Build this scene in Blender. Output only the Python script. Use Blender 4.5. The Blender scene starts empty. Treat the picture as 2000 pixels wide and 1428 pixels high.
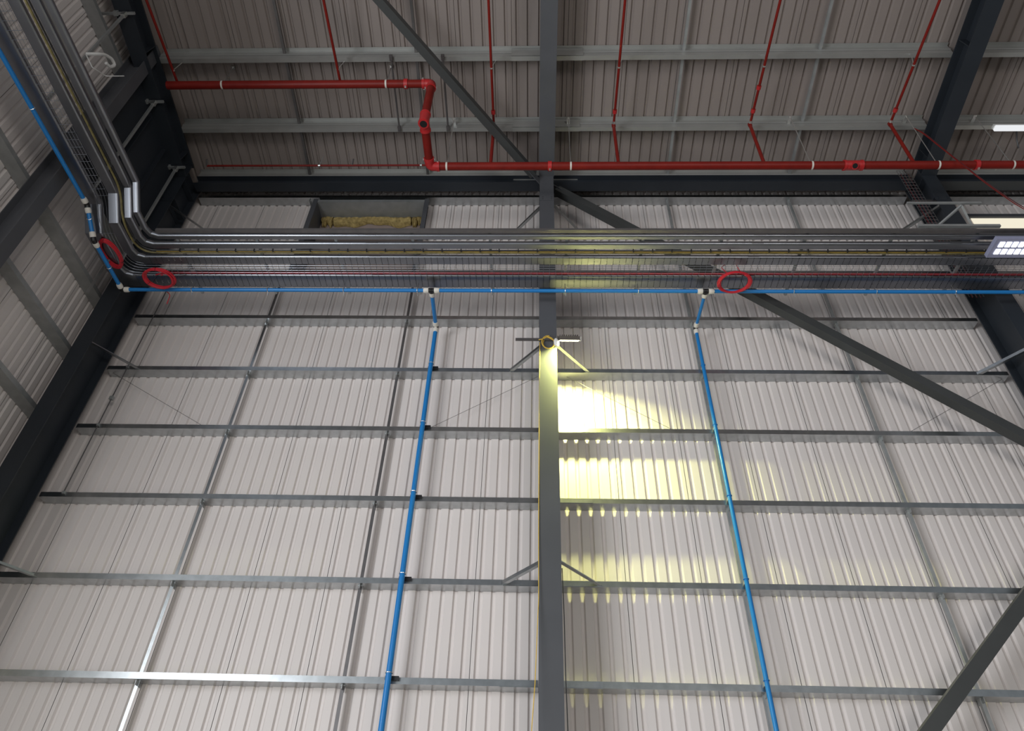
import bpy, math, random
from mathutils import Vector as V, Matrix
random.seed(7)
scene = bpy.context.scene
COL = scene.collection

# ------------------------------------------------------------------ camera, world, lights, exposure
cam_data = bpy.data.cameras.new('camera')
cam_data.sensor_width = 36.0
cam_data.lens = 1402.7 / 2000.0 * 36.0
cam = bpy.data.objects.new('camera', cam_data)
COL.objects.link(cam)
P_, Y_, R_ = math.radians(41.6077), math.radians(-2.5039), math.radians(2.0275)
fw = V((math.sin(Y_) * math.cos(P_), math.cos(Y_) * math.cos(P_), math.sin(P_)))
rt = V((math.cos(Y_), -math.sin(Y_), 0))
up = rt.cross(fw)
rx = rt * math.cos(R_) + up * math.sin(R_)
ux = up * math.cos(R_) - rt * math.sin(R_)
mw = Matrix((rx, ux, -fw)).transposed().to_4x4()
mw.translation = V((-0.217, 0, 1.6))
cam.matrix_world = mw
cam_data.clip_end = 200
scene.camera = cam

world = bpy.data.worlds.new('world')
scene.world = world
world.use_nodes = True
bg = world.node_tree.nodes['Background']
bg.inputs[0].default_value = (0.84, 0.92, 1.0, 1)
bg.inputs[1].default_value = 0.24

def area(name, loc, target, sx, sy, energy, color):
    d = bpy.data.lights.new(name, 'AREA')
    d.shape = 'RECTANGLE'
    d.size, d.size_y = sx, sy
    d.energy = energy
    d.color = color
    o = bpy.data.objects.new(name, d)
    o.location = loc
    o.rotation_euler = (V(target) - V(loc)).to_track_quat('-Z', 'Y').to_euler()
    COL.objects.link(o)
    return o

# daylight through the big opening in the side wall beside the camera
area('daylight_side_opening', (-8.1, -1.7, 4.3), (0, -1.7, 4.3), 9.0, 7.0, 2000, (0.925, 0.965, 1.0))
area('fill_lamp_rear', (7.0, -13.0, 2.6), (-4.5, 9, 5.5), 9, 4.8, 950, (1.0, 0.965, 0.92))  # unseen fill lamp, added behind the camera to brighten the left wall and column

scene.view_settings.view_transform = 'Standard'
scene.view_settings.look = 'None'
scene.view_settings.gamma = 1
scene.view_settings.use_curve_mapping = False
scene.view_settings.exposure = -0.04

# ------------------------------------------------------------------ materials
def mat(name, color, rough=0.5, metal=0.0, var=0.06, scale=3.0, spec=0.5, bump=0.0, streak=None):
    m = bpy.data.materials.new(name)
    m.use_nodes = True
    nt = m.node_tree
    b = nt.nodes['Principled BSDF']
    b.inputs['Roughness'].default_value = rough
    b.inputs['Metallic'].default_value = metal
    b.inputs['Specular IOR Level'].default_value = spec
    tc = nt.nodes.new('ShaderNodeTexCoord')
    mp = nt.nodes.new('ShaderNodeMapping')
    if streak: mp.inputs['Scale'].default_value = streak
    n = nt.nodes.new('ShaderNodeTexNoise')
    n.inputs['Scale'].default_value = scale
    n.inputs['Detail'].default_value = 4
    nt.links.new(tc.outputs['Object'], mp.inputs[0])
    nt.links.new(mp.outputs[0], n.inputs['Vector'])
    r = nt.nodes.new('ShaderNodeMapRange')
    r.inputs['From Min'].default_value = 0.3
    r.inputs['From Max'].default_value = 0.7
    r.inputs['To Min'].default_value = 1 - var
    r.inputs['To Max'].default_value = 1 + var
    nt.links.new(n.outputs['Fac'], r.inputs['Value'])
    h = nt.nodes.new('ShaderNodeHueSaturation')
    h.inputs['Color'].default_value = (*color, 1)
    nt.links.new(r.outputs[0], h.inputs['Value'])
    nt.links.new(h.outputs[0], b.inputs['Base Color'])
    if bump:
        bp = nt.nodes.new('ShaderNodeBump')
        bp.inputs['Strength'].default_value = bump
        bp.inputs['Distance'].default_value = 0.01
        nt.links.new(n.outputs['Fac'], bp.inputs['Height'])
        nt.links.new(bp.outputs[0], b.inputs['Normal'])
    return m

def emis(name, color, strength):
    m = bpy.data.materials.new(name)
    m.use_nodes = True
    nt = m.node_tree
    nt.nodes.clear()
    e = nt.nodes.new('ShaderNodeEmission')
    e.inputs[0].default_value = (*color, 1)
    e.inputs[1].default_value = strength
    o = nt.nodes.new('ShaderNodeOutputMaterial')
    nt.links.new(e.outputs[0], o.inputs[0])
    return m

M = dict(
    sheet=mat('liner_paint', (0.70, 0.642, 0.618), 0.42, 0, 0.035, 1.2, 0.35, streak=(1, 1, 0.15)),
    roof=mat('roof_liner_shaded', (0.27, 0.228, 0.21), 0.5, 0, 0.05, 1.2, 0.3, streak=(1, 0.15, 1)),  # liner white darkened: the dim light under the roof is put into the colour
    skin=mat('outer_skin', (0.30, 0.24, 0.22), 0.6, 0, 0.05),
    galv=mat('galvanised', (0.46, 0.48, 0.49), 0.30, 1.0, 0.10, 9.0, 0.5, bump=0.04),
    purlin=mat('purlin_zinc', (0.42, 0.42, 0.405), 0.45, 0.55, 0.05, 3.0),
    galvtray=mat('galvanised_tray', (0.29, 0.30, 0.33), 0.34, 1.0, 0.06, 4.0, 0.5),
    galvdull=mat('galvanised_dull', (0.40, 0.41, 0.41), 0.5, 0.6, 0.10, 6.0),
    sag=mat('dark_steel_bar', (0.16, 0.15, 0.15), 0.4, 0.6, 0.10, 6.0),
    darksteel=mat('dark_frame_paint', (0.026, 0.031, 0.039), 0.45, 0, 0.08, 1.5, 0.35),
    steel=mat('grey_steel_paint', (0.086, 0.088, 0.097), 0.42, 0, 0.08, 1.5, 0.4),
    brace=mat('brace_paint', (0.052, 0.054, 0.054), 0.45, 0, 0.08, 2.0, 0.4),
    red=mat('red_pipe_paint', (0.195, 0.012, 0.008), 0.42, 0, 0.10, 6.0, 0.25),
    redfit=mat('red_fitting_paint', (0.46, 0.022, 0.024), 0.35, 0, 0.06, 8.0),
    redcable=mat('red_cable', (0.50, 0.014, 0.028), 0.45, 0, 0.08, 20.0),
    maroon=mat('maroon_cable', (0.10, 0.012, 0.016), 0.5, 0, 0.08, 20.0),
    blue=mat('blue_pipe', (0.012, 0.19, 0.52), 0.34, 0, 0.04, 3.0),
    collar=mat('white_collar', (0.72, 0.68, 0.62), 0.5, 0, 0.05, 20.0),
    black=mat('black_plastic', (0.012, 0.011, 0.012), 0.4, 0, 0.1, 20.0),
    zinc=mat('bright_zinc', (0.80, 0.80, 0.78), 0.28, 0.9, 0.05, 20.0),
    yellow=mat('yellow_cable', (0.62, 0.40, 0.06), 0.5, 0, 0.08, 20.0),
    olive=mat('yellow_green_cable', (0.16, 0.13, 0.05), 0.55, 0, 0.35, 14.0),
    wool=mat('mineral_wool', (0.36, 0.27, 0.11), 0.95, 0, 0.35, 14.0, 0.1, bump=0.8),
    white=mat('white_plastic', (0.75, 0.74, 0.72), 0.5, 0, 0.03),
    hole=mat('dark_bore', (0.004, 0.003, 0.003), 0.8, 0, 0.05),
    concrete=mat('concrete', (0.24, 0.235, 0.225), 0.7, 0, 0.12, 0.6),
    housing=mat('lamp_housing', (0.10, 0.085, 0.075), 0.4, 0.4, 0.1, 8.0),
    ledhouse=mat('led_housing', (0.34, 0.35, 0.50), 0.4, 0.2, 0.05, 8.0),
    led=emis('led_module', (0.92, 0.95, 1.0), 3.0),
    lens=emis('flood_lens', (1.0, 0.97, 0.62), 22.0),
    glow=emis('daylit_pane', (1.0, 0.93, 0.74), 0.93),
    batten=emis('batten_diffuser', (0.95, 0.97, 1.0), 0.9),
)

def slotted(name):
    """galvanised sheet with open slots (see-through) along the run"""
    m = M['galvtray'].copy(); m.name = name
    nt = m.node_tree
    b = nt.nodes['Principled BSDF']
    out = [n for n in nt.nodes if n.type == 'OUTPUT_MATERIAL'][0]
    tc = nt.nodes.new('ShaderNodeTexCoord')
    sx = nt.nodes.new('ShaderNodeSeparateXYZ')
    nt.links.new(tc.outputs['Object'], sx.inputs[0])
    def frac_lt(sock, k, lim):
        a = nt.nodes.new('ShaderNodeMath'); a.operation = 'MULTIPLY'; a.inputs[1].default_value = k
        nt.links.new(sock, a.inputs[0])
        f = nt.nodes.new('ShaderNodeMath'); f.operation = 'FRACT'; nt.links.new(a.outputs[0], f.inputs[0])
        l = nt.nodes.new('ShaderNodeMath'); l.operation = 'LESS_THAN'; l.inputs[1].default_value = lim
        nt.links.new(f.outputs[0], l.inputs[0]); return l.outputs[0]
    a = frac_lt(sx.outputs[0], 1 / 0.1, 0.14)
    c = frac_lt(sx.outputs[1], 1 / 0.03, 0.45)
    mul = nt.nodes.new('ShaderNodeMath'); mul.operation = 'MULTIPLY'
    nt.links.new(a, mul.inputs[0]); nt.links.new(c, mul.inputs[1])
    tr = nt.nodes.new('ShaderNodeBsdfTransparent')
    mx = nt.nodes.new('ShaderNodeMixShader')
    nt.links.new(mul.outputs[0], mx.inputs[0])
    nt.links.new(b.outputs[0], mx.inputs[1]); nt.links.new(tr.outputs[0], mx.inputs[2])
    nt.links.new(mx.outputs[0], out.inputs[0])
    return m
M['slot'] = slotted('slotted_tray')

# ------------------------------------------------------------------ mesh helpers
class MB:
    def __init__(s): s.v, s.f = [], []
    def add(s, vs, fs):
        k = len(s.v); s.v += [V(p) for p in vs]; s.f += [[i + k for i in f] for f in fs]; return s
    def box(s, x0, x1, y0, y1, z0, z1):
        vs = [(x, y, z) for z in (z0, z1) for y in (y0, y1) for x in (x0, x1)]
        return s.add(vs, [[0, 2, 3, 1], [4, 5, 7, 6], [0, 1, 5, 4], [2, 6, 7, 3], [0, 4, 6, 2], [1, 3, 7, 5]])
    def prism(s, poly, p0, p1, xa, ya):
        """closed outline (a, b) -> p + a*xa + b*ya, swept from p0 to p1"""
        p0, p1, xa, ya = V(p0), V(p1), V(xa), V(ya); n = len(poly)
        vs = [p + xa * a + ya * b for p in (p0, p1) for a, b in poly]
        fs = [[i, (i + 1) % n, n + (i + 1) % n, n + i] for i in range(n)] + [list(range(n))[::-1], list(range(n, 2 * n))]
        return s.add(vs, fs)
    def bar(s, p0, p1, w, h, upv=(0, 0, 1)):
        """square bar between two points"""
        p0, p1 = V(p0), V(p1); t = (p1 - p0).normalized()
        u = V(upv); sd = t.cross(u)
        if sd.length < 1e-4: sd = t.cross(V((0, 1, 0)))
        sd.normalize(); u = sd.cross(t)
        return s.prism([(-w / 2, -h / 2), (w / 2, -h / 2), (w / 2, h / 2), (-w / 2, h / 2)], p0, p1, sd, u)
    def rings(s, rings, close=False, cap=True):
        n = len(rings[0]); vs = [p for r in rings for p in r]; fs = []
        m = len(rings)
        for j in range(m if close else m - 1):
            a, b = j * n, ((j + 1) % m) * n
            fs += [[a + i, a + (i + 1) % n, b + (i + 1) % n, b + i] for i in range(n)]
        if cap and not close: fs += [list(range(n))[::-1], list(range((m - 1) * n, m * n))]
        return s.add(vs, fs)
    def tube(s, path, r, n=10, close=False, cap=True):
        path = [V(p) for p in path]; m = len(path); rr = r if isinstance(r, (list, tuple)) else [r] * m
        out = []; prev = None
        for i in range(m):
            if close: t = (path[(i + 1) % m] - path[i - 1])
            else: t = path[min(i + 1, m - 1)] - path[max(i - 1, 0)]
            t.normalize()
            if prev is None:
                a = V((0, 0, 1)) if abs(t.z) < 0.9 else V((1, 0, 0))
                u = (a - t * a.dot(t)).normalized()
            else: u = (prev - t * prev.dot(t)).normalized()
            prev = u; w = t.cross(u)
            out.append([path[i] + (u * math.cos(2 * math.pi * k / n) + w * math.sin(2 * math.pi * k / n)) * rr[i] for k in range(n)])
        return s.rings(out, close, cap)
    def cyl(s, p0, p1, r, n=14): return s.tube([p0, p1], r, n)
    def build(s, name, m, parent=None, smooth=False):
        c = sum(s.v, V()) / len(s.v)
        me = bpy.data.meshes.new(name)
        me.from_pydata([p - c for p in s.v], [], s.f); me.validate()
        if smooth:
            me.polygons.foreach_set('use_smooth', [True] * len(me.polygons))
            try: me.set_sharp_from_angle(angle=math.radians(40))
            except Exception: pass
        me.materials.append(M[m])
        o = bpy.data.objects.new(name, me); COL.objects.link(o)
        if parent is not None:
            o.parent = parent; o.location = c - parent['_w'] if False else c - V(WL[parent.name])
        else: o.location = c
        WL[o.name] = tuple(c)
        return o
WL = {}
def thing(name, label, cat, loc, group=None):
    o = bpy.data.objects.new(name, None); o.location = loc; COL.objects.link(o); o.empty_display_size = 0.1
    WL[o.name] = tuple(loc); return tag(o, label, cat, group)
def tag(o, label, cat, group=None):
    o['label'] = label; o['category'] = cat
    if group: o['group'] = group
    return o
def struct(o): o['kind'] = 'structure'; return o
def sempty(name, loc=(0, 0, 0)):
    o = bpy.data.objects.new(name, None); o.location = loc; COL.objects.link(o); WL[o.name] = tuple(loc); return struct(o)
def lerp(a, b, t): return V(a) * (1 - t) + V(b) * t
def fillet(path, r, n=5):
    path = [V(p) for p in path]; out = [path[0]]
    for i in range(1, len(path) - 1):
        a = (path[i - 1] - path[i]); b = (path[i + 1] - path[i]); ra = min(r, a.length * .49, b.length * .49)
        A = path[i] + a.normalized() * ra; B = path[i] + b.normalized() * ra
        for k in range(n + 1):
            t = k / n; out.append(A * (1 - t) ** 2 + path[i] * 2 * t * (1 - t) + B * t * t)
    return out + [path[-1]]

ORD = ['lowest', 'second', 'third', 'fourth', 'fifth', 'sixth', 'seventh', 'eighth', 'topmost']
# ------------------------------------------------------------------ key dimensions (metres)
GZ = [4.40, 5.655, 6.89, 8.125, 9.335, 10.56, 11.79, 13.02, 14.17]     # underside level of each wall girt
YG, YS = 8.86, 9.06                                                     # girt face, liner face of the back wall
XS, XG = -8.0, -7.78                                                    # liner face, girt face of the side wall
SL = 0.15                                                               # roof fall towards the back wall
def zb(y): return 14.40 + SL * (8.57 - y)                               # underside of the purlins
PY = [8.57, 7.49, 6.154, 4.82]
TIES = [-5.0, -2.5, 2.5, 5.0]

# ------------------------------------------------------------------ floor
struct(MB().box(-8.4, 24, -20, 9.5, -0.25, 0).build('floor', 'concrete'))

# ------------------------------------------------------------------ profiled liner sheets
def rib_profile(width, pitch, depth, gap=0.004):
    """plan of one sheet: flat pans with narrow grooves that recede; returns (along, recess)"""
    pts = [(gap / 2, 0.0)]
    n = round(width / pitch)
    for i in range(n):
        c = (i + 0.5) * pitch
        pts += [(c - pitch * .46, 0.0) if i else (gap / 2 + .001, 0.0)]
        pts += [(c - .034, 0), (c - .014, depth), (c + .014, depth), (c + .034, 0)]
        q = c + pitch * .5
    pts += [(width - gap / 2, 0.0)]
    out = []
    for p in pts:
        if not out or p[0] > out[-1][0] + 1e-5: out.append(p)
    return out
def sheet_mesh(name, prof, p_of, a0, a1, m, parent, th=0.0012):
    """p_of(along, recess, a): point on the sheet, a runs along the ribs"""
    n = len(prof)
    front = [[p_of(u, d, a) for u, d in prof] for a in (a0, a1)]
    mb = MB(); vs = front[0] + front[1]
    mb.add(vs, [[i, i + 1, n + i + 1, n + i] for i in range(n - 1)])
    o = mb.build(name, m, parent); return o
wp = rib_profile(1.0, 1 / 6, 0.027, 0.007)
wall_back = sempty('wall_back', (0, YS, 0))
OX0, OX1, OZ0, OZ1 = -4.80, -2.545, 11.80, 14.12                        # framed opening in the back wall
x = -8.0
while x < 13:
    u0 = x
    def pf(u, d, a, u0=u0): return V((u0 + u, YS + d, a))
    if u0 + 1 <= OX0 or u0 >= OX1 or False:
        sheet_mesh('liner_sheet', wp, pf, 0.0, 14.95, 'sheet', wall_back)
    else:
        sheet_mesh('liner_sheet', wp, pf, 0.0, OZ0, 'sheet', wall_back)
        sheet_mesh('liner_sheet', wp, pf, OZ1, 14.95, 'sheet', wall_back)
        lo = [p for p in wp if u0 + p[0] < OX0]
        hi = [p for p in wp if u0 + p[0] > OX1]
        for part in (lo, hi):
            if len(part) > 2: sheet_mesh('liner_sheet', part, pf, OZ0, OZ1, 'sheet', wall_back)
    x += 1.0
MB().box(-8.3, 13, 9.34, 9.38, 0, 15.2).build('outer_cladding', 'skin', wall_back)
# side wall
wall_left = sempty('wall_left', (XS, 0, 0))
y = 9.05
while y > 3.6:
    def pf(u, d, a, y0=y): return V((XS - d, y0 - u, a))
    sheet_mesh('liner_sheet', wp, pf, 0.0, 16.3, 'sheet', wall_left)
    y -= 1.0
MB().box(-8.3, -8.26, 3.05, 9.38, 0, 16.4).build('outer_cladding', 'skin', wall_left)
# roof
ceiling = sempty('ceiling', (0, 0, 14.7))
rp = rib_profile(1.05, 0.21, 0.036, 0.007)
def zs(y): return zb(y) + 0.30
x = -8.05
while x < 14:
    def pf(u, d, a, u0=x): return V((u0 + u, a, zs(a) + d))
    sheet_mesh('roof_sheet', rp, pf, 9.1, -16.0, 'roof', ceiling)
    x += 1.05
sm = MB(); sm.prism([(9.3, zs(9.3) + .12), (-16, zs(-16) + .12), (-16, zs(-16) + .16), (9.3, zs(9.3) + .16)], (-8.3, 0, 0), (14, 0, 0), (0, 1, 0), (0, 0, 1))
sm.build('outer_cladding', 'skin', ceiling)

# ------------------------------------------------------------------ steel frames: columns and rafters
def I_outline(b, h, tf, tw):
    return [(-b/2, 0), (b/2, 0), (b/2, tf), (tw/2, tf), (tw/2, h - tf), (b/2, h - tf), (b/2, h), (-b/2, h), (-b/2, h - tf), (-tw/2, h - tf), (-tw/2, tf), (-b/2, tf)]
FR = [(-7.5, 'beside the side wall in the corner'), (-0.02, 'in the middle of the back wall, carrying the floodlight'), (7.5, 'beyond the sloping wall brace, at the picture edge')]
CW = 0.275
for i, (cx, where) in enumerate(FR):
    t = thing('steel_column', 'dark grey steel column ' + where, 'column', (cx, 8.53, 0), 'steel columns along the back wall')
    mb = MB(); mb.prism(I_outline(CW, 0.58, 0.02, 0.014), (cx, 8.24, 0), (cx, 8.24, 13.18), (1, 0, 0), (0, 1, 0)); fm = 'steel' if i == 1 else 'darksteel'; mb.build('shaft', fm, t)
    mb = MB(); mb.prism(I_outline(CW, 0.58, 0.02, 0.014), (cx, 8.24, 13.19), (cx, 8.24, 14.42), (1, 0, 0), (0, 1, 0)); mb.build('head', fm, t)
    for zz in (13.95, 13.32):
        for sx in (-1, 1): MB().box(cx + sx * .012 if sx > 0 else cx - CW/2 + .01, cx + CW/2 - .01 if sx > 0 else cx - .012, 8.27, 8.79, zz, zz + .015).build('stiffener', fm, t)
    for zz in (13.24, 13.30):
        for sx in (-.085, .085): MB().cyl((cx + sx, 8.225, zz), (cx + sx, 8.24, zz), 0.013, 6).build('bolt', fm, t)
RL = ['dark grey roof rafter running above the dark corner column', 'dark grey roof rafter running straight up from the central column', 'dark grey roof rafter crossing the upper corner past the red main']
RD = 0.45
for i, (cx, where) in enumerate(FR):
    t = thing('roof_rafter', RL[i], 'rafter', (cx, 8.2, 14.0), 'steel roof rafters')
    b = 0.30
    d = V((0, -1, SL)).normalized(); n = V((0, SL, 1)).normalized()
    p0 = V((cx, 8.24, zb(8.24) - RD)); p1 = V((cx, -6, zb(-6) - RD))
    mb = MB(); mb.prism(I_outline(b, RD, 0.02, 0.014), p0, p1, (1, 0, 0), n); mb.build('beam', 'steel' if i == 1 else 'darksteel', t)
    for s in (0.35, 2.4, 4.4):
        q = p0 + d * s
        for sx in (-1, 1):
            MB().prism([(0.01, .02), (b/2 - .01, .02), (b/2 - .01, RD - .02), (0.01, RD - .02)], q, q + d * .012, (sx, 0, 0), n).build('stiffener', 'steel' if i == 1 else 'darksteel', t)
# eaves beam between the columns
for i, (a, b, w) in enumerate([(-7.35, -0.16, 'between the corner column and the central column'), (0.12, 7.35, 'between the central column and the braced column'), (7.65, 12, 'past the braced column')]):
    mb = MB(); mb.prism(I_outline(0.22, 0.24, 0.014, 0.01), (a, 8.60, 14.17), (b, 8.60, 14.17), (0, 1, 0), (0, 0, 1))
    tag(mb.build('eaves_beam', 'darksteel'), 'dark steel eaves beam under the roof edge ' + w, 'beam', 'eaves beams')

# ------------------------------------------------------------------ wall girts (Z sections) with cleats
def Z_outline(dp, fl, t=0.004):
    """web horizontal (depth dp), front flange up, rear flange down hidden at the sheet"""
    return [(0, 0), (dp, 0), (dp, t), (t, t), (t, fl), (0, fl)]
bays = [(-7.37, -0.16, 'between the corner column and the central column'), (0.12, 7.37, 'from the central column towards the sloping brace'), (7.65, 12.4, 'past the braced column')]
for k, z in enumerate(GZ):
    for bi, (a, b, w) in enumerate(bays):
        if bi == 2 and k not in (5, 6, 8): continue
        t = thing('wall_girt', f'{ORD[k]} galvanised wall girt {"counted from the bottom " if 0 < k < 8 else ""}{w}', 'girt', ((a + b) / 2, YG, z), 'galvanised girts on the back wall')
        mb = MB(); mb.prism(Z_outline(YS - YG, 0.078), (a, YG, z), (b, YG, z), (0, 1, 0), (0, 0, 1)); mb.build('rail', 'galv', t)
        for tx in TIES:
            if a < tx < b:
                mb = MB(); mb.box(tx - .004, tx + .004, YG + .03, YS - .02, z - .055, z); mb.box(tx - .03, tx + .03, YG + .07, YG + .13, z - .012, z)
                mb.build('cleat', 'galvdull', t)
        if bi == 0 and k < 8:
            mb = MB(); mb.box(-.62, a * 0 - .16, YG - .004, YG, z + .004, z + .074); mb.box(-.62, -.16, YG, YS - .01, z - .006, z - .001); mb.build('sleeve', 'galv', t)
        if bi == 1 and k < 8:
            mb = MB(); mb.box(.12, .60, YG - .004, YG, z + .004, z + .074); mb.box(.12, .60, YG, YS - .01, z - .006, z - .001); mb.build('sleeve', 'galv', t)
# side wall girts
for k, z in enumerate(GZ[2:] + [15.35]):
    if k < 0: continue
    t = thing('side_wall_girt', f'{["lowest", "second", "third", "fourth", "fifth", "sixth", "topmost"][min(k, 6)] if k != 7 else "eaves-level"} galvanised girt on the dim side wall counted from below', 'girt', (XG, 5, z), 'galvanised girts on the side wall')
    mb = MB(); mb.prism(Z_outline(XG - XS, 0.085), (XG, 3.05, z), (XG, 8.9, z), (-1, 0, 0), (0, 0, 1)); mb.build('rail', 'galvdull', t)
# ------------------------------------------------------------------ sag bars between the girts
SW = {-5.0: 'in the column of panels nearest the corner', -2.5: 'just before the thick blue drop pipe', 2.5: 'beside the thin blue drop pipe', 5.0: 'near the sloping brace'}
for tx in TIES:
    levels = [3.2] + GZ
    for k in range(len(levels) - 1):
        if tx in (-5.0, -2.5) and k >= 7: continue
        z0, z1 = levels[k] + .004, levels[k + 1]
        mb = MB(); c = tx
        mb.prism([(0, 0), (.045, 0), (.045, .004), (.004, .004), (.004, .045), (0, .045)], (c - .0225, YG + .08, z0), (c - .0225, YG + .08, z1), (1, 0, 0), (0, 1, 0))
        w = 'below the lowest girt' if k == 0 else f'rising from the {ORD[k - 1]} girt'
        tag(mb.build('sag_bar', 'galv' if tx == -5.0 else 'galvdull' if tx > 0 else 'sag'), f'steel sag bar {w} {SW[tx]}', 'sag bar', 'sag bars between the wall girts')
# ------------------------------------------------------------------ fly braces (column inner flange to girt)
fb = []
for z, nm in ((GZ[1], 'lower'), (GZ[4], 'middle'), (GZ[7], 'upper')):
    for cx, cn in ((-7.5, 'corner column'), (-.02, 'central column'), (7.5, 'braced column')):
        for s in (-1, 1):
            if cx < -7 and s < 0: continue
            if cx > 7 and s > 0: continue
            if cx > 7 and z < 9: continue
            fb.append((cx, s, z, nm, cn))
for cx, s, z, nm, cn in fb:
    side = 'on its corner side' if s < 0 else 'on its far side from the corner'
    p0 = V((cx + s * (CW / 2 - .02), 8.275, z + .03)); p1 = V((cx + s * .66, 8.90, z + .01))
    mb = MB(); dirv = (p1 - p0).normalized(); sd = dirv.cross(V((0, 0, 1)))
    mb.prism([(0, 0), (.05, 0), (.05, .004), (.004, .004), (.004, .05), (0, .05)], p0, p1, sd, (0, 0, 1))
    tag(mb.build('fly_brace', 'galv'), f'{nm} galvanised angle fly brace of the {cn} {side}', 'brace', 'fly braces from columns to girts')
# ------------------------------------------------------------------ diagonal tie wires
for p0, p1, w in [((-.18, 8.97, 9.33), (-1.90, 8.93, 8.20), 'between the central column and the thick blue drop pipe'), ((-7.3, 8.95, 9.33), (-5.36, 8.93, 8.2), 'near the corner column'),
                  ((7.3, 8.95, 9.33), (5.40, 8.93, 8.2), 'behind the sloping brace'), ((.30, 8.97, 9.33), (1.98, 8.95, 8.2), 'across the floodlit panel')]:
    tag(MB().tube([p0, p1], 0.0035, 5).build('tie_wire', 'sag'), 'thin dark diagonal tie wire ' + w, 'wire', 'tie wires on the back wall')
# ------------------------------------------------------------------ big diagonal braces
def brace(p0, p1, s, label, group, upv=(0, 0, 1)):
    t = thing('diagonal_brace', label, 'brace', p0, group)
    p0, p1 = V(p0), V(p1); d = (p1 - p0).normalized()
    MB().bar(p0 + d * .2, p1 - d * .2, s, s, upv).build('tube', 'brace', t)
    for q, e in ((p0, d), (p1, -d)):
        MB().bar(q, q + e * .34, .016, s * 1.25, upv).build('gusset_plate', 'steel', t)
    return t
brace((.05, 8.52, 14.05), (7.42, 8.52, 7.25), .155, 'dark square steel brace sloping down from the central column behind the cable trays', 'wall braces', (0, -1, 0))
brace((7.42, 8.52, 6.95), (.1, 8.52, .35), .155, 'dark square steel brace at the bottom corner rising towards the picture edge', 'wall braces', (0, -1, 0))
brace((-.151, 8.264, 13.845), (-7.193, -.147, 15.10), .145, 'dark square steel roof brace crossing above the red sprinkler main', 'roof braces')

# ------------------------------------------------------------------ purlins and roof sag bars
PN = ['nearest the back wall', 'second from the back wall', 'third from the back wall', 'fourth from the back wall']
PB = [(-7.38, -0.15, 'beside the corner rafter'), (0.13, 7.36, 'beyond the central rafter'), (7.64, 13, 'past the far rafter')]
for k, y in enumerate(PY[:3]):
    for bi, (a, b, w) in enumerate(PB):
        z = zb(y)
        t = thing('roof_purlin', f'galvanised roof purlin {PN[k]}, bay {w}', 'purlin', ((a + b) / 2, y, z), 'galvanised roof purlins')
        mb = MB(); mb.prism([(0, 0), (.085, 0), (.085, .004), (.004, .004), (.004, .295), (-.06, .295), (-.06, .291), (0, .291)], (a, y, z), (b, y, z), (0, 1, 0), (0, 0, 1)); mb.build('rail', 'purlin', t)
        mb = MB(); mb.prism([(-.004, .12), (-.012, .14), (-.012, .17), (-.004, .19)], (a, y, z), (b, y, z), (0, 1, 0), (0, 0, 1)); mb.build('web_stiffener', 'purlin', t)
        if bi < 2:
            e = (b - .55, b) if bi == 0 else (a, a + .5)
            MB().box(e[0], e[1], y - .004, y + .087, z - .005, z - .001).box(e[0], e[1], y - .016, y - .012, z, z + .28).build('sleeve', 'purlin', t)
for tx in TIES:
    for k in range(3):
        y0, y1 = PY[k], PY[k + 1]
        p0 = V((tx, y0 - .01, zb(y0) + .17)); p1 = V((tx, y1 + .02, zb(y1) + .17))
        tag(MB().bar(p0, p1, .05, .05).build('roof_sag_bar', 'galvdull' if tx > 0 else 'sag'), f'steel roof strut {["against the wall-side", "in the middle", "in the frontmost"][k]} purlin gap, {SW[tx].replace("just before the thick blue drop pipe", "above the wool-filled opening side").replace("in the column of panels nearest the corner", "on the line nearest the corner").replace("beside the thin blue drop pipe", "first line past the central rafter").replace("near the sloping brace", "second line past the central rafter")}', 'strut', 'roof struts between purlins')
for i, (xx, w) in enumerate([(-2.95, 'on the corner side of'), (-1.98, 'on the column side of')]):
    for k in (1,):
        p0 = V((xx, PY[1], zb(PY[1]) - .02)); p1 = V((xx, PY[2], zb(PY[2]) - .02))
        t = thing('tie_rod', f'dark tie rod between two purlins {w} the red dropping bend', 'rod', p1, 'purlin tie rods')
        MB().tube([p0, p1], .018, 8).build('rod', 'sag', t)
        for q in (p0, p1): MB().box(q.x - .03, q.x + .03, q.y - .05, q.y + .05, q.z - .03, q.z + .03).build('clamp', 'sag', t)

# ------------------------------------------------------------------ framed opening with mineral wool
t = thing('wall_opening_frame', 'dark steel frame of the unfinished opening holding yellow wool under the eaves', 'frame', (OX0, YG, OZ0))
def chan(mb, p0, p1, xa, ya): return mb.prism([(0, 0), (.25, 0), (.25, .006), (.006, .006), (.006, .09), (0, .09)], p0, p1, xa, ya)
mb = MB(); mb.box(OX0 - .006, OX0 + .004, YG, 9.32, OZ0, OZ1); mb.box(OX0 - .09, OX0, YG - .004, YG + .002, OZ0, OZ1); mb.build('jamb', 'steel', t)
mb = MB(); mb.box(OX1 - .004, OX1 + .006, YG, 9.32, OZ0, OZ1); mb.box(OX1, OX1 + .09, YG - .004, YG + .002, OZ0, OZ1); mb.build('jamb', 'steel', t)
mb = MB(); mb.box(OX0, OX1, YG + .01, 9.26, OZ1 - .10, OZ1 - .09); mb.box(OX0, OX1, YG + .005, YG + .011, OZ1 - .1, OZ1 - .02); mb.build('head_channel', 'galvdull', t)
mb = MB(); mb.box(OX0, OX1, YG + .01, 9.32, OZ0 + .02, OZ0 + .03); mb.build('sill_channel', 'galvdull', t)
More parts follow.
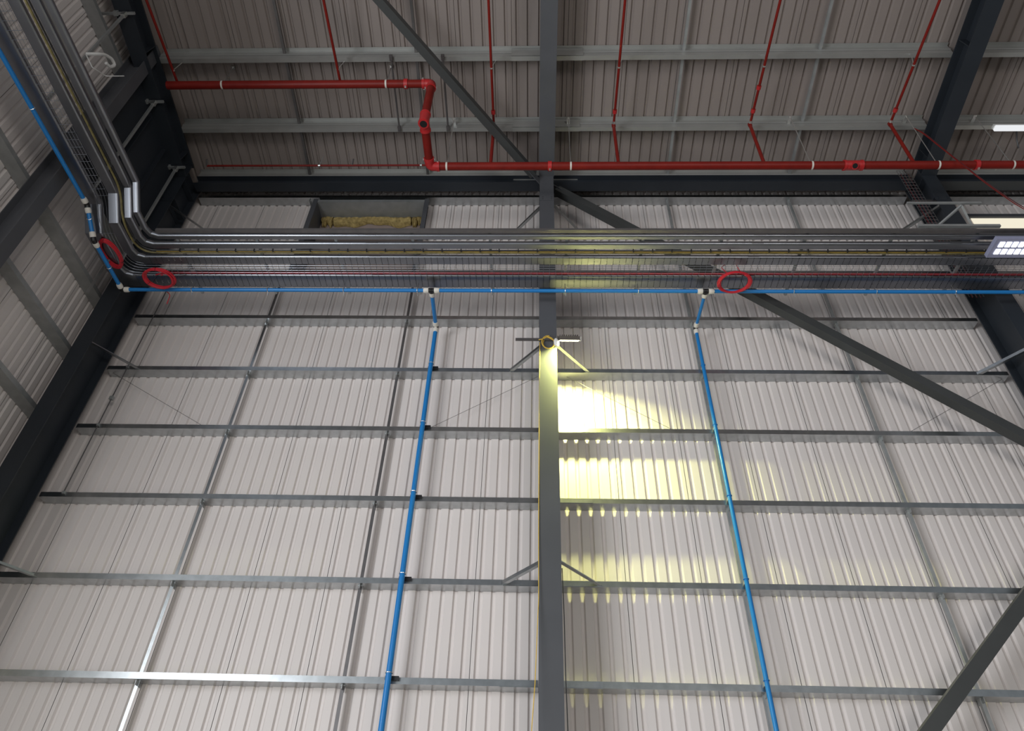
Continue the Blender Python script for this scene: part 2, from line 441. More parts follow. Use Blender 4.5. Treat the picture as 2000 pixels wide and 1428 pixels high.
def wool(x0, x1, label):
    mb = MB(); n, m = 40, 9; rings = []
    for i in range(n + 1):
        u = i / n; xx = x0 + (x1 - x0) * u; ring = []
        hgt = .20 + .05 * math.sin(u * 9) + .03 * math.sin(u * 23 + 1)
        for j in range(m):
            a = math.pi * (.5 + j / (m - 1)); rr = 1 + random.uniform(-.08, .08)
            ring.append(V((xx + random.uniform(-.01, .01), 9.33 + .14 * math.cos(a) * rr, OZ1 - .10 - hgt * .5 + hgt * .5 * math.sin(a) * rr)))
        rings.append(ring)
    o = mb.rings(rings).build('insulation_batt', 'wool'); tag(o, label, 'insulation', 'wool in the wall opening')
wool(OX0 + .30, OX1 - .32, 'long ragged yellow mineral wool strip hanging in the wall opening')
wool(OX1 - .28, OX1 - .05, 'short torn end piece of mineral wool at the opening jamb')
wool(OX0 + .05, OX0 + .27, 'small drooping wool tuft in the corner end of the opening')

# ------------------------------------------------------------------ cable trays
ZT = 10.45
def proj_ring(ring, d, p, n): return [q + d * ((p - q).dot(n) / d.dot(n)) for q in ring]
def sweep_parts(t, profile, path, names, m, mats=None):
    path = [V(p) for p in path]; seg = [(path[i + 1] - path[i]).normalized() for i in range(len(path) - 1)]
    d0 = seg[0]; side = d0.cross(V((0, 0, 1))).normalized()
    ring = [path[0] + side * a + V((0, 0, b)) for a, b in profile]
    for i in range(len(seg)):
        n = seg[i] if i == len(seg) - 1 else (seg[i] + seg[i + 1]).normalized()
        nxt = proj_ring(ring, seg[i], path[i + 1], n)
        mb = MB(); mb.rings([ring, nxt]); mb.build(names[i], (mats or {}).get(i, m), t, True)
        ring = nxt
def tray(ya, w, h, label, rise, m='galvtray', slot=False, xend=12.0, lip=True):
    xr = -6.31 - .92 * (ya - 6.98); c = .13; th = .003
    t = thing('cable_tray', label, 'cable tray', (0, ya, ZT), 'galvanised cable trays')
    prof = [(0, h), (0, 0), (w, 0), (w, h), (w - th, h), (w - th, th), (th, th), (th, h)]
    R = .036; arc = [(R - R * math.cos(a), R - R * math.sin(a)) for a in [k * math.pi / 12 for k in range(7)]]
    prof = [(.012, h), (0, h)] + arc + [(w, 0), (w, h), (w - .012, h), (w - .012, h - th), (w - th, h - th), (w - th, th), (R, th)] + [(R - (R - th) * math.cos(a), R - (R - th) * math.sin(a)) for a in [k * math.pi / 12 for k in range(5, -1, -1)]] + [(th, h - th), (.012, h - th)]
    xs = [xend, 9.0, 6.2, 3.2, .2, -2.8, -5.2]
    pts = [(q, ya, ZT) for q in xs] + [(xr + c, ya, ZT), (xr + c * .28, ya - c * .28, ZT), (xr, ya - c, ZT), (xr, rise, ZT), (xr, rise - .32, ZT + .32), (xr, 2.0, ZT + .32), (xr, -1.0, ZT + .32)]
    names = ['straight_section'] * 7 + ['corner_section', 'corner_section', 'wall_section', 'riser_section', 'wall_section', 'wall_section']
    sweep_parts(t, prof, pts, names, m, {i: 'slot' for i in range(7)} if slot else None)
    # coupling plates at the joints
    for q in xs[1:-1]:
        MB().box(q - .09, q + .09, ya - .003, ya, ZT + .012, ZT + h - .006).build('coupling_plate', 'galvtray', t)
    return xr
tray(6.935, .080, .058, 'narrow galvanised cable tray nearest the camera, innermost at the bend', 6.50)
tray(7.095, .110, .058, 'galvanised cable tray second from the camera, alongside the black cable', 6.60)
tray(7.365, .155, .058, 'slotted galvanised cable tray in the middle of the run beside the yellow cable', 6.70, slot=True)
tray(7.755, .265, .062, 'wide slotted galvanised cable tray directly above the blue air pipe', 6.90, slot=True)
# wire basket with the red cable
t = thing('wire_basket_tray', 'open wire basket tray carrying the red cable between the slotted trays', 'cable tray', (0, 7.65, ZT))
ya, w = 7.555, .20; xr = -6.31 - .92 * (ya - 6.98)
def lpath(off, z, xend=12.0, rise=6.80, up=.32, r=.25):
    y0 = ya + off; x0 = xr - off
    return fillet([(xend, y0, z), (x0, y0, z), (x0, rise, z), (x0, rise - up, z + up), (x0, -1, z + up)], r, 5)
mb = MB()
for o_ in (0, .05, .10, .15, .20): mb.tube(lpath(o_, ZT + .004), .0035, 4)
for o_ in (0, .20): mb.tube(lpath(o_, ZT + .05), .0035, 4)
q = 11.9
while q > -6.2:
    mb.tube([(q, ya, ZT + .05), (q, ya, ZT), (q, ya + w, ZT), (q, ya + w, ZT + .05)], .003, 4); q -= .10
q = 6.9
while q > 1:
    zz = ZT if q > 6.8 else ZT + .32
    if not 6.45 < q < 6.8: mb.tube([(xr, q, zz + .05), (xr, q, zz), (xr - w, q, zz), (xr - w, q, zz + .05)], .003, 4)
    q -= .12
o = mb.build('mesh', 'galvtray', t); o['kind'] = 'stuff'
def cable(path, r, m, label, name='cable', n=7, cat='cable', group=None):
    o = MB().tube(path, r, n).build(name, m, None, True); return tag(o, label, cat, group)
cable([(12, ya + .165, ZT + .02), (-6.35, ya + .165, ZT + .02), (-6.5, ya + .20, ZT + .0)], .011, 'redcable', 'red fire cable lying in the wire basket tray', 'fire_cable')
cable([(12, ya + .185, ZT + .03), (-6.30, ya + .185, ZT + .03), (-6.42, ya + .21, ZT + .0)], .010, 'redcable', 'second red fire cable at the far edge of the wire basket tray', 'fire_cable')
# black cable and yellow green bundle
def loffs(yb, z, r=.3):
    x0 = -6.31 - .92 * (yb - 6.98)
    return fillet([(12, yb, z), (x0, yb, z), (x0, 6.65, z), (x0, 6.33, z + .32), (x0, -1, z + .32)], r, 6)
t = thing('black_cable_run', 'black cable tied every few hand-widths along the tray edge', 'cable', (0, 7.225, ZT))
MB().tube(loffs(7.234, ZT - .004), .013, 7).build('cable', 'black', t, True)
q = 11.5
while q > -6:
    MB().box(q - .008, q + .008, 7.215, 7.25, ZT - .022, ZT + .02).build('cable_tie', 'black', t); q -= .30
cable([(12, 7.262, ZT + .006), (0, 7.262, ZT + .002), (-6.3, 7.262, ZT + .006)], .007, 'yellow', 'thin bright yellow cable running beside the black cable', 'earth_cable')
cable(loffs(7.292, ZT + .012), .018, 'olive', 'olive yellow-green cable bundle beside the thin yellow cable', 'earth_cable')
tag(MB().prism([(0, 0), (.055, 0), (.055, .045), (.051, .045), (.051, .004), (.004, .004), (.004, .045), (0, .045)], (-6.15, 6.835, ZT), (12, 6.835, ZT), (0, 1, 0), (0, 0, 1)).build('channel_rail', 'sag'), 'thin dark channel rail along the front edge of all the cable trays', 'rail')
for y0, n_, w in ((7.375, 4, 'middle'), (7.775, 7, 'widest')):
    for k in range(n_):
        yb = y0 + .018 + k * .034
        cable([(12, yb, ZT + .024), (-5.6, yb, ZT + .024), (-5.9, yb, ZT + .024)], .0165, 'black', f'black power cable glimpsed through the slots of the {w} cable tray', 'power_cable', 6, 'cable', f'power cables in the {w} tray')
# support arms over the trays
AX = [-5.9, -4.631, -3.372, -2.156, -0.94, 0.258, 1.439, 2.653, 3.923, 5.231, 6.472, 7.75]
AN = ['twelfth', 'eleventh', 'tenth', 'ninth', 'eighth', 'seventh', 'sixth', 'fifth', 'fourth', 'third', 'second', 'first']
for i, xx in enumerate(AX):
    t = thing('tray_support_arm', f'galvanised channel arm across the cable trays, {AN[11 - i]} from the corner', 'bracket', (xx, 8.1, ZT + .08), 'support arms of the cable trays')
    mb = MB(); mb.prism([(-.02, 0), (.02, 0), (.02, .04), (.008, .04), (.008, .037), (.017, .037), (.017, .003), (-.017, .003), (-.017, .037), (-.008, .037), (-.008, .04), (-.02, .04)], (xx, 6.9, ZT + .058), (xx, 8.23, ZT + .058), (1, 0, 0), (0, 0, 1)); mb.build('channel', 'galvdull', t)
    MB().tube([(xx + .0, 7.93, ZT + .06), (xx, 7.93, 10.31)], .006, 6).build('rod', 'sag', t)
    pts = [(xx, 7.93 + .036 * math.cos(a), 10.28 + .036 * math.sin(a)) for a in [k * math.pi / 8 for k in range(16)]]
    MB().tube(pts, .006, 5, True).build('pipe_clip', 'zinc', t, True)
    MB().cyl((xx + .01, 7.945, 10.245), (xx + .01, 7.96, 10.19), .008, 6).build('clip_bolt', 'zinc', t)

# ------------------------------------------------------------------ blue compressed air pipework
BZ, BY, BXL = 10.28, 7.93, -7.08
BR = .031
t = thing('air_main_pipe', 'blue compressed-air main pipe running under the widest cable tray and round the corner', 'pipe', (0, BY, BZ))
def pipe(p0, p1, r=BR, par=None): return MB().cyl(p0, p1, r, 16).build('pipe_section', 'blue', par or t, True)
def fitting(par, c, dirs, name, rb=.040, rc=.046, lb=.055, lc=.075):
    c = V(c); f = MB()
    ds = [V(d).normalized() for d in dirs]
    for d in ds: f.tube([c - d * .01, c + d * lb], rb, 14)
    f.tube([c - ds[0] * rb * .9, c - ds[0] * rb * .5, c, c + ds[0] * rb * .5, c + ds[0] * rb * .9], [rb * .35, rb * .85, rb, rb * .85, rb * .35], 14)
    b = f.build(name, 'black', par, True)
    for d in ds:
        k = MB().tube([c + d * lb * .85, c + d * (lb + .012), c + d * (lb + lc * .7), c + d * (lb + lc)], [rc * .95, rc, rc, rc * .82], 16)
        k.build('collar', 'collar', b, True)
TL, TR = (-1.925, BY, BZ), (2.52, BY, BZ)
for a, b in (((12, BY, BZ), TR), (TR, TL), (TL, (BXL, BY, BZ)), ((BXL, BY, BZ), (BXL, 6.90, BZ)), ((BXL, 6.90, BZ), (BXL - .07, 6.50, BZ + .36)), ((BXL - .07, 6.50, BZ + .36), (BXL - .16, -1, BZ + .36))):
    pipe(a, b)
fitting(t, TL, ((-1, 0, 0), (1, 0, 0), (0, 1, 0)), 'tee_body')
fitting(t, TR, ((-1, 0, 0), (1, 0, 0), (0, 1, 0)), 'tee_body')
fitting(t, (BXL, BY, BZ), ((1, 0, 0), (0, -1, 0)), 'elbow_body')
fitting(t, (BXL, 6.90, BZ), ((0, 1, 0), (-.07, -.40, .36)), 'elbow_body')
fitting(t, (BXL - .07, 6.50, BZ + .36), ((.07, .40, -.36), (-.012, -1, 0)), 'elbow_body')
for q, zz in ((7.45, BZ), (6.65, BZ + .22), (4.9, BZ + .36)):
    pts = [(BXL - (.09 if q < 5 else .044 if q < 7 else 0) + .036 * math.cos(a), q, zz + .036 * math.sin(a)) for a in [k * math.pi / 8 for k in range(16)]]
    MB().tube(pts, .006, 5, True).build('pipe_clip', 'zinc', t, True)
for (tx, ty, tz), r, px, lab, blk in ((TL, .037, -1.935, 'thick blue compressed-air drop pipe on the corner side of the central column', True), (TR, .029, 2.505, 'thin blue compressed-air drop pipe beyond the floodlit wall panels', False)):
    t = thing('air_drop_pipe', lab, 'pipe', (px, 8.78, 0), 'blue air drop pipes')
    e = V((px, 8.78, BZ))
    pipe((tx, ty + .12, tz), e, r * .92, t); pipe(e, (px, 8.78, .4), r, t)
    fitting(t, e, ((0, -1, 0), (0, 0, -1)), 'elbow_body', r + .008, r + .014)
    for k in range(5):
        z = GZ[k] + .07
        b = MB(); pts = [(px + (r + .005) * math.cos(a), 8.78 + (r + .005) * math.sin(a), z + .03) for a in [j * math.pi / 8 for j in range(16)]]
        MB().tube(pts, .006, 5, True).build('pipe_clip', 'zinc' if blk else 'blue', t, True)
        if blk: MB().box(px - .05, px + .115, YG - .036, YG - .002, z - .035, z + .012).build('clip_rail', 'black', t)
        else: MB().box(px - .02, px + .02, YG - .05, YG - .002, z - .015, z + .02).build('clip_rail', 'galvdull', t)

# ------------------------------------------------------------------ red cable coils
def coil(c, R1, R2, turns, label, tilt=(0, 0), seed=1):
    rnd = random.Random(seed); pts = []
    n = turns * 28
    for i in range(n):
        a = 2 * math.pi * i / 28; k = 1 + .085 * math.sin(a * .37 + seed) + rnd.uniform(-.012, .012)
        p = V((R1 * k * math.cos(a), R2 * k * math.sin(a), .02 * math.sin(a * .61)))
        p.z += p.x * tilt[0] + p.y * tilt[1]
        pts.append(V(c) + p)
    t = thing('cable_coil', label, 'cable coil', c, 'red cable coils on the trays')
    MB().tube(pts, .013, 6).build('coil', 'redcable', t, True)
    for sx in (-1, 1):
        q = V(c) + V((sx * R1 * .75, R2 * .66, 0)); MB().tube([q, V((q.x, q.y + .02, ZT + .01))], .004, 5).build('hanging_strap', 'black', t)
    for k in range(3):
        a = .6 + k * 2.1; q = V(c) + V((R1 * math.cos(a), R2 * math.sin(a), R1 * math.cos(a) * tilt[0] + R2 * math.sin(a) * tilt[1]))
        MB().tube([q + V((.03 * math.cos(a) * math.cos(b), .03 * math.sin(a) * math.cos(b), .03 * math.sin(b))) for b in [j * math.pi / 5 for j in range(10)]], .004, 4, True).build('tie', 'black', t)
    return t
t = coil((2.92, 7.68, 10.215), .242, .212, 9, 'red cable coil hanging below the tray past the second blue tee', seed=2)
MB().tube(fillet([(2.78, 7.50, 10.22), (2.72, 7.60, 10.50), (2.98, 7.60, 10.63), (3.0, 7.58, 10.40), (3.0, 7.50, 10.23)], .12, 6), .006, 6).build('loose_end', 'redcable', t, True)
coil((-6.31, 7.63, 10.215), .232, .197, 7, 'red cable coil hanging under the tray just past the corner bend', seed=3)
coil((-7.03, 7.28, 10.41), .13, .27, 8, 'red cable coil tucked in the bend beside the side wall', seed=4)
cable(fillet([(-6.34, 7.82, 10.22), (-6.36, 7.98, 10.30), (-6.32, 8.06, 10.30), (-6.33, 8.10, 10.12)], .05, 4), .007, 'redcable', 'short red cable tail hanging from the corner coil', 'cable_tail')

# ------------------------------------------------------------------ sprinkler pipework
SZ, SY, SA, SAY = 13.0, 7.36, 14.30, 6.44
t = thing('sprinkler_main', 'red sprinkler main running under the roof with a dropping bend', 'pipe', (-2.2, SAY, SA))
R0 = .075
def rp_(p0, p1, r=R0, par=None): return MB().cyl(p0, p1, r, 18).build('pipe_section', 'red', par or t, True)
XD = -2.17
rp_((-7.15, SAY, SA), (XD - .12, SAY, SA)); rp_((XD, SAY, SA - .1), (XD, SAY, SZ + .1)); rp_((XD, SAY + .1, SZ), (XD, SY - .1, SZ)); rp_((XD + .1, SY, SZ), (13, SY, SZ))
def elbow(c, a, b, par):
    c, a, b = V(c), V(a), V(b); pth = fillet([c + a * .17, c, c + b * .17], .16, 6)
    e = MB().tube(pth, R0 + .012, 16).build('elbow', 'redfit', par, True)
    for d in (a, b):
        MB().tube([c + d * .13, c + d * .18], R0 + .020, 16).build('coupling_band', 'redfit', e, True)
        s = d.cross(V((0, 0, 1))) if abs(d.z) < .9 else V((1, 0, 0))
        for k in (-1, 1): MB().box(*[f for ax in range(3) for f in (lambda q: (q[ax] - .014, q[ax] + .014))(c + d * .155 + s * k * (R0 + .025))]).build('bolt', 'zinc', e)
elbow((XD, SAY, SA), (-1, 0, 0), (0, 0, -1), t)
elbow((XD, SY, SZ), (0, -1, 0), (1, 0, 0), t)
def tee(c, d, b, par):
    c, d, b = V(c), V(d), V(b)
    e = MB().tube([c - d * .15, c + d * .15], R0 + .014, 18).tube([c, c + b * (R0 + .045)], .062, 16).build('mechanical_tee', 'redfit', par, True)
    MB().tube([c + b * (R0 + .040), c + b * (R0 + .047)], .047, 16).build('open_port', 'hole', e)
    for k in (-1, 1): MB().tube([c + d * k * .13, c + d * k * .17], R0 + .022, 18).build('coupling_band', 'redfit', e, True)
e = MB().tube([(XD, SAY, SZ + .20), (XD, SAY, SZ - .13)], R0 + .014, 18).tube([(XD, SAY, SZ), (XD, SAY + .20, SZ)], R0 + .012, 18).build('grooved_tee', 'redfit', t, True)
MB().tube([(XD, SAY, SZ - .128), (XD, SAY, SZ - .135)], R0 - .012, 18).build('open_port', 'hole', e)
for zz in (.18, -.10): MB().cyl((XD, SAY, SZ + zz - .02), (XD, SAY, SZ + zz + .02), R0 + .022, 18).build('coupling_band', 'redfit', e, True)
MB().cyl((XD, SAY + .17, SZ), (XD, SAY + .21, SZ), R0 + .022, 18).build('coupling_band', 'redfit', e, True)
tee((5.45, SY, SZ), (1, 0, 0), (-.05, -.45, -.85), t)
for q in ((-2.65, SAY, SA), (.02, SY, SZ), (7.62, SY, SZ)):
    MB().cyl((q[0] - .035, q[1], q[2]), (q[0] + .035, q[1], q[2]), R0 + .017, 18).build('grooved_coupling', 'redfit', t, True)
    for s in (-1, 1): MB().box(q[0] - .015, q[0] + .015, q[1] - .02, q[1] + .02, q[2] + s * (R0 + .028) - .012, q[2] + s * (R0 + .028) + .012).build('bolt', 'zinc', t)
# hangers of the mains
HG = [(-6.1, SAY, SA, 'near the corner end of the upper main'), (-3.02, SAY, SA, 'before the elbow of the upper main'), (-1.86, SY, SZ, 'just past the lower elbow'), (.40, SY, SZ, 'just past the central rafter'), (4.72, SY, SZ, 'before the open tee'), (6.95, SY, SZ, 'beside the far rafter'), (8.25, SY, SZ, 'past the far rafter')]
for hx, hy, hz, w in HG:
    t = thing('pipe_hanger', 'slim zinc rod hanger of the red main ' + w, 'hanger', (hx, hy, hz), 'rod hangers of the red main')
    pts = [(hx, hy + (R0 + .004) * math.cos(a), hz + (R0 + .004) * math.sin(a)) for a in [k * math.pi / 10 for k in range(20)]]
    mb = MB(); n = len(pts)
    mb.rings([[V(p) + V((dx, 0, 0)) for p in pts] for dx in (-.016, .016)], cap=False); mb.build('loop', 'collar', t, True)
    MB().cyl((hx, hy, hz + R0), (hx, hy, zb(hy) + (.28 if hy < 7 else .1)), .008, 6).build('rod', 'zinc', t)
    MB().box(hx - .03, hx + .03, hy - .03, hy + .14 if hy > 7 else hy + .03, zb(hy) + (.26 if hy < 7 else .08), zb(hy) + (.30 if hy < 7 else .1)).build('clamp', 'zinc', t)
# range pipes
RG = [(-6.99, 6.44, 'nearest the corner rafter'), (-3.90, 6.44, 'joining the upper main in its middle'), (-1.06, 7.36, 'on the corner side of the central rafter'), (1.27, 7.36, 'first beyond the central rafter'), (3.89, 7.36, 'second beyond the central rafter'), (6.55, 7.36, 'third beyond the central rafter')]
for i, (rx_, ye, w) in enumerate(RG):
    t = thing('sprinkler_range_pipe', 'thin red sprinkler branch pipe ' + w, 'pipe', (rx_, ye, 14.42), 'thin red sprinkler branch pipes')
    zr = 14.40; r = .024
    MB().cyl((rx_, -3, zr + .1 * 0 + .10), (rx_, ye, zr), r, 10).build('pipe_section', 'red', t, True)
    zm = SA if ye < 7 else SZ
    if ye > 7:
        MB().cyl((rx_, ye, zr), (rx_, ye, zm), .032, 12).build('drop_section', 'red', t, True)
        MB().tube([(rx_, ye, zr + .03), (rx_, ye, zr - .04)], .040, 10).build('elbow', 'red', t, True)
        MB().tube([(rx_, ye - .04, zr), (rx_, ye - .09, zr)], .036, 10).build('zinc_ring', 'zinc', t, True)
        MB().tube([(rx_, ye - .32, zr + .01), (rx_, ye - .25, zr + .01)], .042, 10).build('coupling', 'redfit', t, True)
        if i in (4,): MB().tube([(rx_, ye - .78, zr + .02), (rx_, ye - .71, zr + .02)], .042, 10).build('coupling', 'redfit', t, True)
    else:
        MB().tube([(rx_, ye, zr + .02), (rx_, ye, zm + .06)], .034, 10).build('elbow', 'red', t, True)
    # clip to the purlin with its short zinc rod
    q = V((rx_, PY[2] + .05, zr + .015))
    MB().tube([q, q + V((.07, .0, .30))], .007, 6).build('clip_rod', 'zinc', t)
    MB().tube([q - V((0, .012, 0)), q + V((0, .012, 0))], r + .008, 10).build('clip', 'zinc', t, True)
# thin eaves pipe
t = thing('eaves_sprinkler_pipe', 'thin dark red pipe running level along the eaves beside the corner', 'pipe', (-4.7, 8.10, 14.18))
MB().cyl((-6.93, 8.10, 14.19), (-2.3, 8.10, 14.19), .020, 10).build('pipe_section', 'red', t, True)
MB().tube([(-6.93, 8.10, 14.19), (-6.91, 7.98, 14.24)], .020, 8).build('upturned_end', 'sag', t, True)
for q in (-4.62, -2.55):
    MB().tube([(q, 8.10, 14.19), (q + .06, 8.02, 14.40)], .007, 6).build('clip_rod', 'zinc', t)
    MB().cyl((q - .02, 8.10, 14.19), (q + .02, 8.10, 14.19), .028, 10).build('clip', 'zinc', t, True)
for q in (-3.95,): MB().tube([(q, 8.10, 14.19), (q + .04, 7.98, 14.24)], .016, 8).build('sprinkler_head', 'sag', t, True)

# ------------------------------------------------------------------ floodlight on the central column
LX, LY, LZ = .30, 8.16, 9.40
t = thing('work_floodlight', 'lit flat LED floodlight on a bar across the central column', 'light', (LX, LY, LZ))
tilt = Matrix.Rotation(math.radians(40), 4, 'X')
def tb(x0, x1, y0, y1, z0, z1):
    mb = MB().box(x0, x1, y0, y1, z0, z1); c = V((LX, LY, LZ)); mb.v = [c + tilt @ p for p in mb.v]; return mb
tb(-.15, .17, -.13, .13, .0, .05).build('housing', 'housing', t)
for k in range(9): tb(-.14 + k * .034, -.132 + k * .034, -.12, .12, .05, .075).build('cooling_fin', 'housing', t)
tb(-.155, .175, -.135, .135, -.012, .0).build('front_frame', 'housing', t)
tb(-.14, .16, -.12, .12, -.016, -.011).build('lens', 'lens', t)
tb(-.18, -.155, -.02, .02, -.06, .06).build('yoke_arm', 'housing', t); tb(.175, .20, -.02, .02, -.02, .05).build('yoke_arm', 'zinc', t)
MB().tube([(.10, 8.14, 9.40), (.105, 8.14, 9.36), (.11, 8.14, 9.28), (.11, 8.14, 9.25)], [.02, .042, .042, .02], 12).build('cable_gland_box', 'white', t, True)
mb = MB(); mb.prism([(0, 0), (.035, 0), (.035, .004), (.004, .004), (.004, .035), (0, .035)], (-.535, 8.20, 9.44), (.20, 8.20, 9.44), (0, 1, 0), (0, 0, 1))
tag(mb.build('mounting_bar', 'sag'), 'dark angle bar sticking out across the column behind the floodlight', 'bar')
ld = bpy.data.lights.new('floodlight_beam', 'AREA'); ld.shape = 'RECTANGLE'; ld.size, ld.size_y = .26, .12
ld.energy = 240; ld.color = (0.97, 1.0, .33); ld.spread = math.radians(153)
lo = bpy.data.objects.new('floodlight_beam', ld); lo.location = (LX + .02, LY + .03, LZ - .075)
lo.rotation_euler = V((-.10, .12, -.97)).to_track_quat('-Z', 'Y').to_euler(); COL.objects.link(lo)
# yellow cable coil on the column face
pts = []
for i in range(60):
    a = 2 * math.pi * i / 26; k = 1 + .10 * math.sin(a * .45)
    pts.append((-.015 + .095 * k * math.cos(a), 8.205 - .012 * math.sin(a * .5) , 9.39 + .125 * k * math.sin(a) - .02 * (i / 60)))
pts = [(-.17, 8.205, 9.44), (-.11, 8.20, 9.45)] + pts[6:] + [(.09, 8.17, 9.38), (.10, 8.15, 9.36)]
cable(pts, .009, 'yellow', 'yellow cable coiled in loops on the column below the bar', 'flex_coil', cat='cable coil')
cable([(-.15, 8.22, 9.40), (-.158, 8.25, 8.5), (-.165, 8.22, 6.0), (-.162, 8.2, 5.2), (-.20, 8.1, 4.2), (-.26, 7.95, 3.3), (-.3, 7.9, .0)], .005, 'yellow', 'yellow flex hanging down the corner-side edge of the central column', 'hanging_flex')
cable([(.125, 8.23, 5.6), (.135, 8.2, 5.0), (.14, 8.25, 4.3), (.155, 8.28, 3.6), (.16, 8.3, 0.0)], .006, 'black', 'dark flex hanging down the lit edge of the central column', 'hanging_flex')

# ------------------------------------------------------------------ thin conduit rod near the corner
t = thing('conduit_rod', 'thin dark vertical rod fixed over the girts beside the corner column', 'rod', (-7.02, 8.84, 6.9))
MB().cyl((-7.02, 8.84, 6.92), (-7.02, 8.84, 11.4), .009, 8).build('rod', 'sag', t)
MB().box(-7.05, -6.99, 8.815, 8.865, 8.67, 8.73).build('connector', 'galvdull', t)
for z in (6.95, 8.17, 9.38): MB().box(-7.04, -7.0, 8.83, 8.86, z - .02, z + .02).build('saddle', 'galvdull', t)

# ------------------------------------------------------------------ side wall posts and their brackets
for i, (py_, w) in enumerate([(6.10, 'behind the blue riser bend'), (2.3, 'at the picture edge above the trays')]):
    t = thing('wind_post', 'dark grey steel post on the side wall ' + w, 'post', (-7.6, py_, 0), 'side wall posts')
    mb = MB(); mb.prism(I_outline(.22, .36, .016, .012), (-7.42, py_, 0), (-7.42, py_, 15.0), (0, 1, 0), (-1, 0, 0)); mb.build('shaft', 'steel', t)
t = thing('plate_girder', 'deep dark steel girder on the side wall above the tray bend', 'girder', (-7.62, 7.2, 11.7))
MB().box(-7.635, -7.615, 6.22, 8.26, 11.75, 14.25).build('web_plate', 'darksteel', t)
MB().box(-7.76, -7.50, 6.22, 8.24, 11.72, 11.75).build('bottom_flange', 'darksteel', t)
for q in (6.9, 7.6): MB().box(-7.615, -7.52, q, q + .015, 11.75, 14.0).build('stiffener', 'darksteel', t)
HB = [(8.0, 'lowest in the dark corner'), (6.70, 'middle of the three in the dark corner'), (5.17, 'uppermost near the picture top')]
for hy, w in HB:
    zt = zb(hy) - RD - .03
    t = thing('tray_hanger', 'galvanised channel hanger clamped under the corner rafter, ' + w, 'hanger', (-7.45, hy, zt), 'channel hangers under the corner rafter')
    MB().box(-7.95, -7.28, hy - .02, hy + .02, zt - .04, zt).build('cross_channel', 'galvdull', t)
    MB().box(-7.66, -7.58, hy - .035, hy + .035, zt - .05, zt + .03).build('beam_clamp', 'galvdull', t)
    MB().box(-7.47, -7.43, hy - .02, hy + .02, 11.0, zt - .06).build('drop_channel', 'galvdull', t)
    MB().box(-7.485, -7.415, hy - .035, hy + .035, zt - .14, zt - .02).build('knuckle', 'zinc', t)
# white cable loop
cable(fillet([(-7.34, 5.06, 12.62), (-7.2, 5.12, 12.74), (-7.2, 5.20, 12.89), (-7.2, 5.33, 13.02), (-7.2, 5.44, 13.03), (-7.2, 5.40, 12.87), (-7.2, 5.30, 12.81)], .05, 4), .026, 'white', 'thick white cable looped against the dark corner rafter', 'cable_loop')
cable(fillet([(-7.34, 5.06, 12.62), (-7.22, 5.2, 12.44), (-7.2, 5.24, 12.47), (-7.2, 5.34, 12.56), (-7.2, 5.44, 12.65), (-6.9, 5.44, 12.65)], .04, 4), .008, 'white', 'thin bent white wire below the white cable loop', 'bent_wire')
tag(MB().bar((-7.76, 8.06, 10.36), (-7.12, 7.40, 10.40), .045, .03).build('tray_strut', 'galv'), 'short galvanised strut from the corner column to the tray bend', 'strut')

# ------------------------------------------------------------------ far right: bracket, mesh riser, luminaires, window, red cables
t = thing('tray_bracket', 'galvanised triangular tray bracket in front of the braced column', 'bracket', (6.4, 6.8, 11.0))
MB().bar((5.5, 6.74, 11.0), (6.62, 6.74, 11.0), .03, .03).build('top_bar', 'galvdull', t)
MB().bar((6.33, 6.77, 10.98), (5.95, 7.05, 10.75), .03, .03).build('diagonal_bar', 'galvdull', t)
MB().bar((6.33, 6.77, 10.98), (6.56, 7.06, 10.75), .03, .03).build('diagonal_bar', 'galvdull', t)
MB().bar((5.62, 6.92, 10.66), (6.85, 6.92, 10.66), .045, .045).build('base_channel', 'galvdull', t)
t = thing('mesh_riser', 'dark upright wire mesh cable riser with red cables beside the braced column', 'cable tray', (7.15, 8.4, 12))
mb = MB()
for k in range(5): mb.tube([(7.00 + k * .06, 8.33, 10.6), (7.00 + k * .06, 8.33, 14.3)], .005, 4)
z = 10.7
while z < 14.3: mb.tube([(7.00, 8.33, z), (7.24, 8.33, z)], .005, 4); z += .10
mb.build('mesh', 'sag', t)['kind'] = 'stuff'
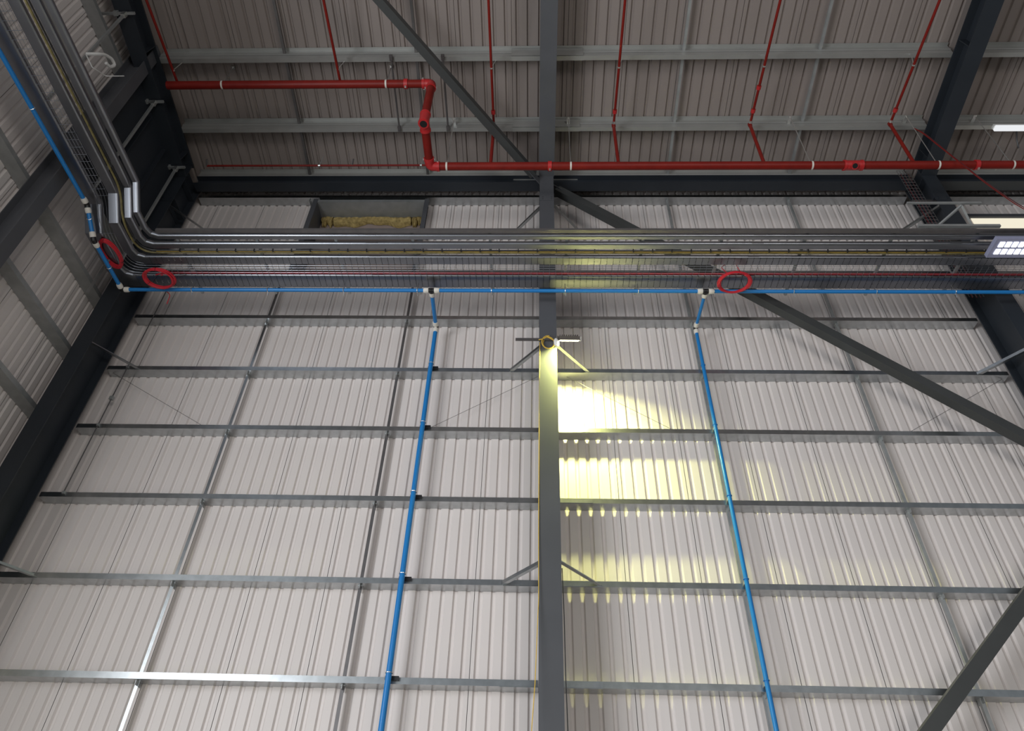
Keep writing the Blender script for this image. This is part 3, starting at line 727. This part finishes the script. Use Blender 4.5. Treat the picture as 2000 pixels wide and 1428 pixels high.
for zz in (10.9, 12.1, 13.3): MB().box(6.98, 7.495, 8.335, 8.36, zz, zz + .03).build('fixing_bar', 'sag', t)
for k in range(3): MB().tube([(7.06 + k * .07, 8.345, 10.6), (7.05 + k * .07, 8.345, 12.6), (7.06 + k * .07, 8.345, 14.2)], .008, 6).build('red_cable', 'maroon', t, True)
for k in range(2):
    cable(fillet([(6.85, 7.25, 14.05), (6.91 + .03 * k, 7.22, 13.85), (7.17 + .02 * k, 7.22, 13.0), (7.41 + .03 * k, 7.22, 12.21), (7.72 + .05 * k, 7.22, 11.45), (8.6 + .1 * k, 7.3, 10.9)], .3, 5), .007, 'maroon' if k else 'red', ['upper', 'lower'][k] + ' loose red cable sagging past the braced column', 'loose_cable', group='loose red cables')
t = thing('high_bay_light', 'lit LED high bay light panel under the trays at the picture edge', 'light', (7.2, 7.05, 10.2))
MB().box(6.58, 7.6, 6.82, 7.17, 10.215, 10.29).build('housing', 'ledhouse', t)
for r_ in range(2):
    for c_ in range(8):
        x0 = 6.65 + c_ * .098; y0 = 6.87 + r_ * .135
        MB().box(x0, x0 + .070, y0, y0 + .092, 10.205, 10.216).build('led_module', 'led', t)
t = thing('batten_light', 'white lit batten light under the roof past the far rafter', 'light', (9.2, 7.4, 14.3))
MB().box(8.5, 10.2, 7.35, 7.45, 14.28, 14.33).build('diffuser', 'batten', t)
MB().box(8.48, 10.22, 7.36, 7.44, 14.33, 14.38).build('spine', 'white', t)
MB().tube([(8.9, 7.36, 14.33), (8.98, 7.6, 14.25), (9.0, 7.7, 14.1)], .014, 6).build('flex', 'black', t, True)
cable([(8.0, 7.46, 13.0), (8.05, 7.44, 13.02), (13, 7.44, 13.03)], .014, 'white', 'white conduit running level just under the red main past the far rafter', 'white_conduit', cat='conduit')
w1 = sempty('window_1', (10, YS, 13.5))
MB().box(8.55, 12.5, YS - .012, YS - .006, 13.08, 13.70).build('window_pane', 'glow', w1)
MB().box(8.5, 12.5, YS - .05, YS - .003, 13.70, 13.80).build('window_frame', 'steel', w1)
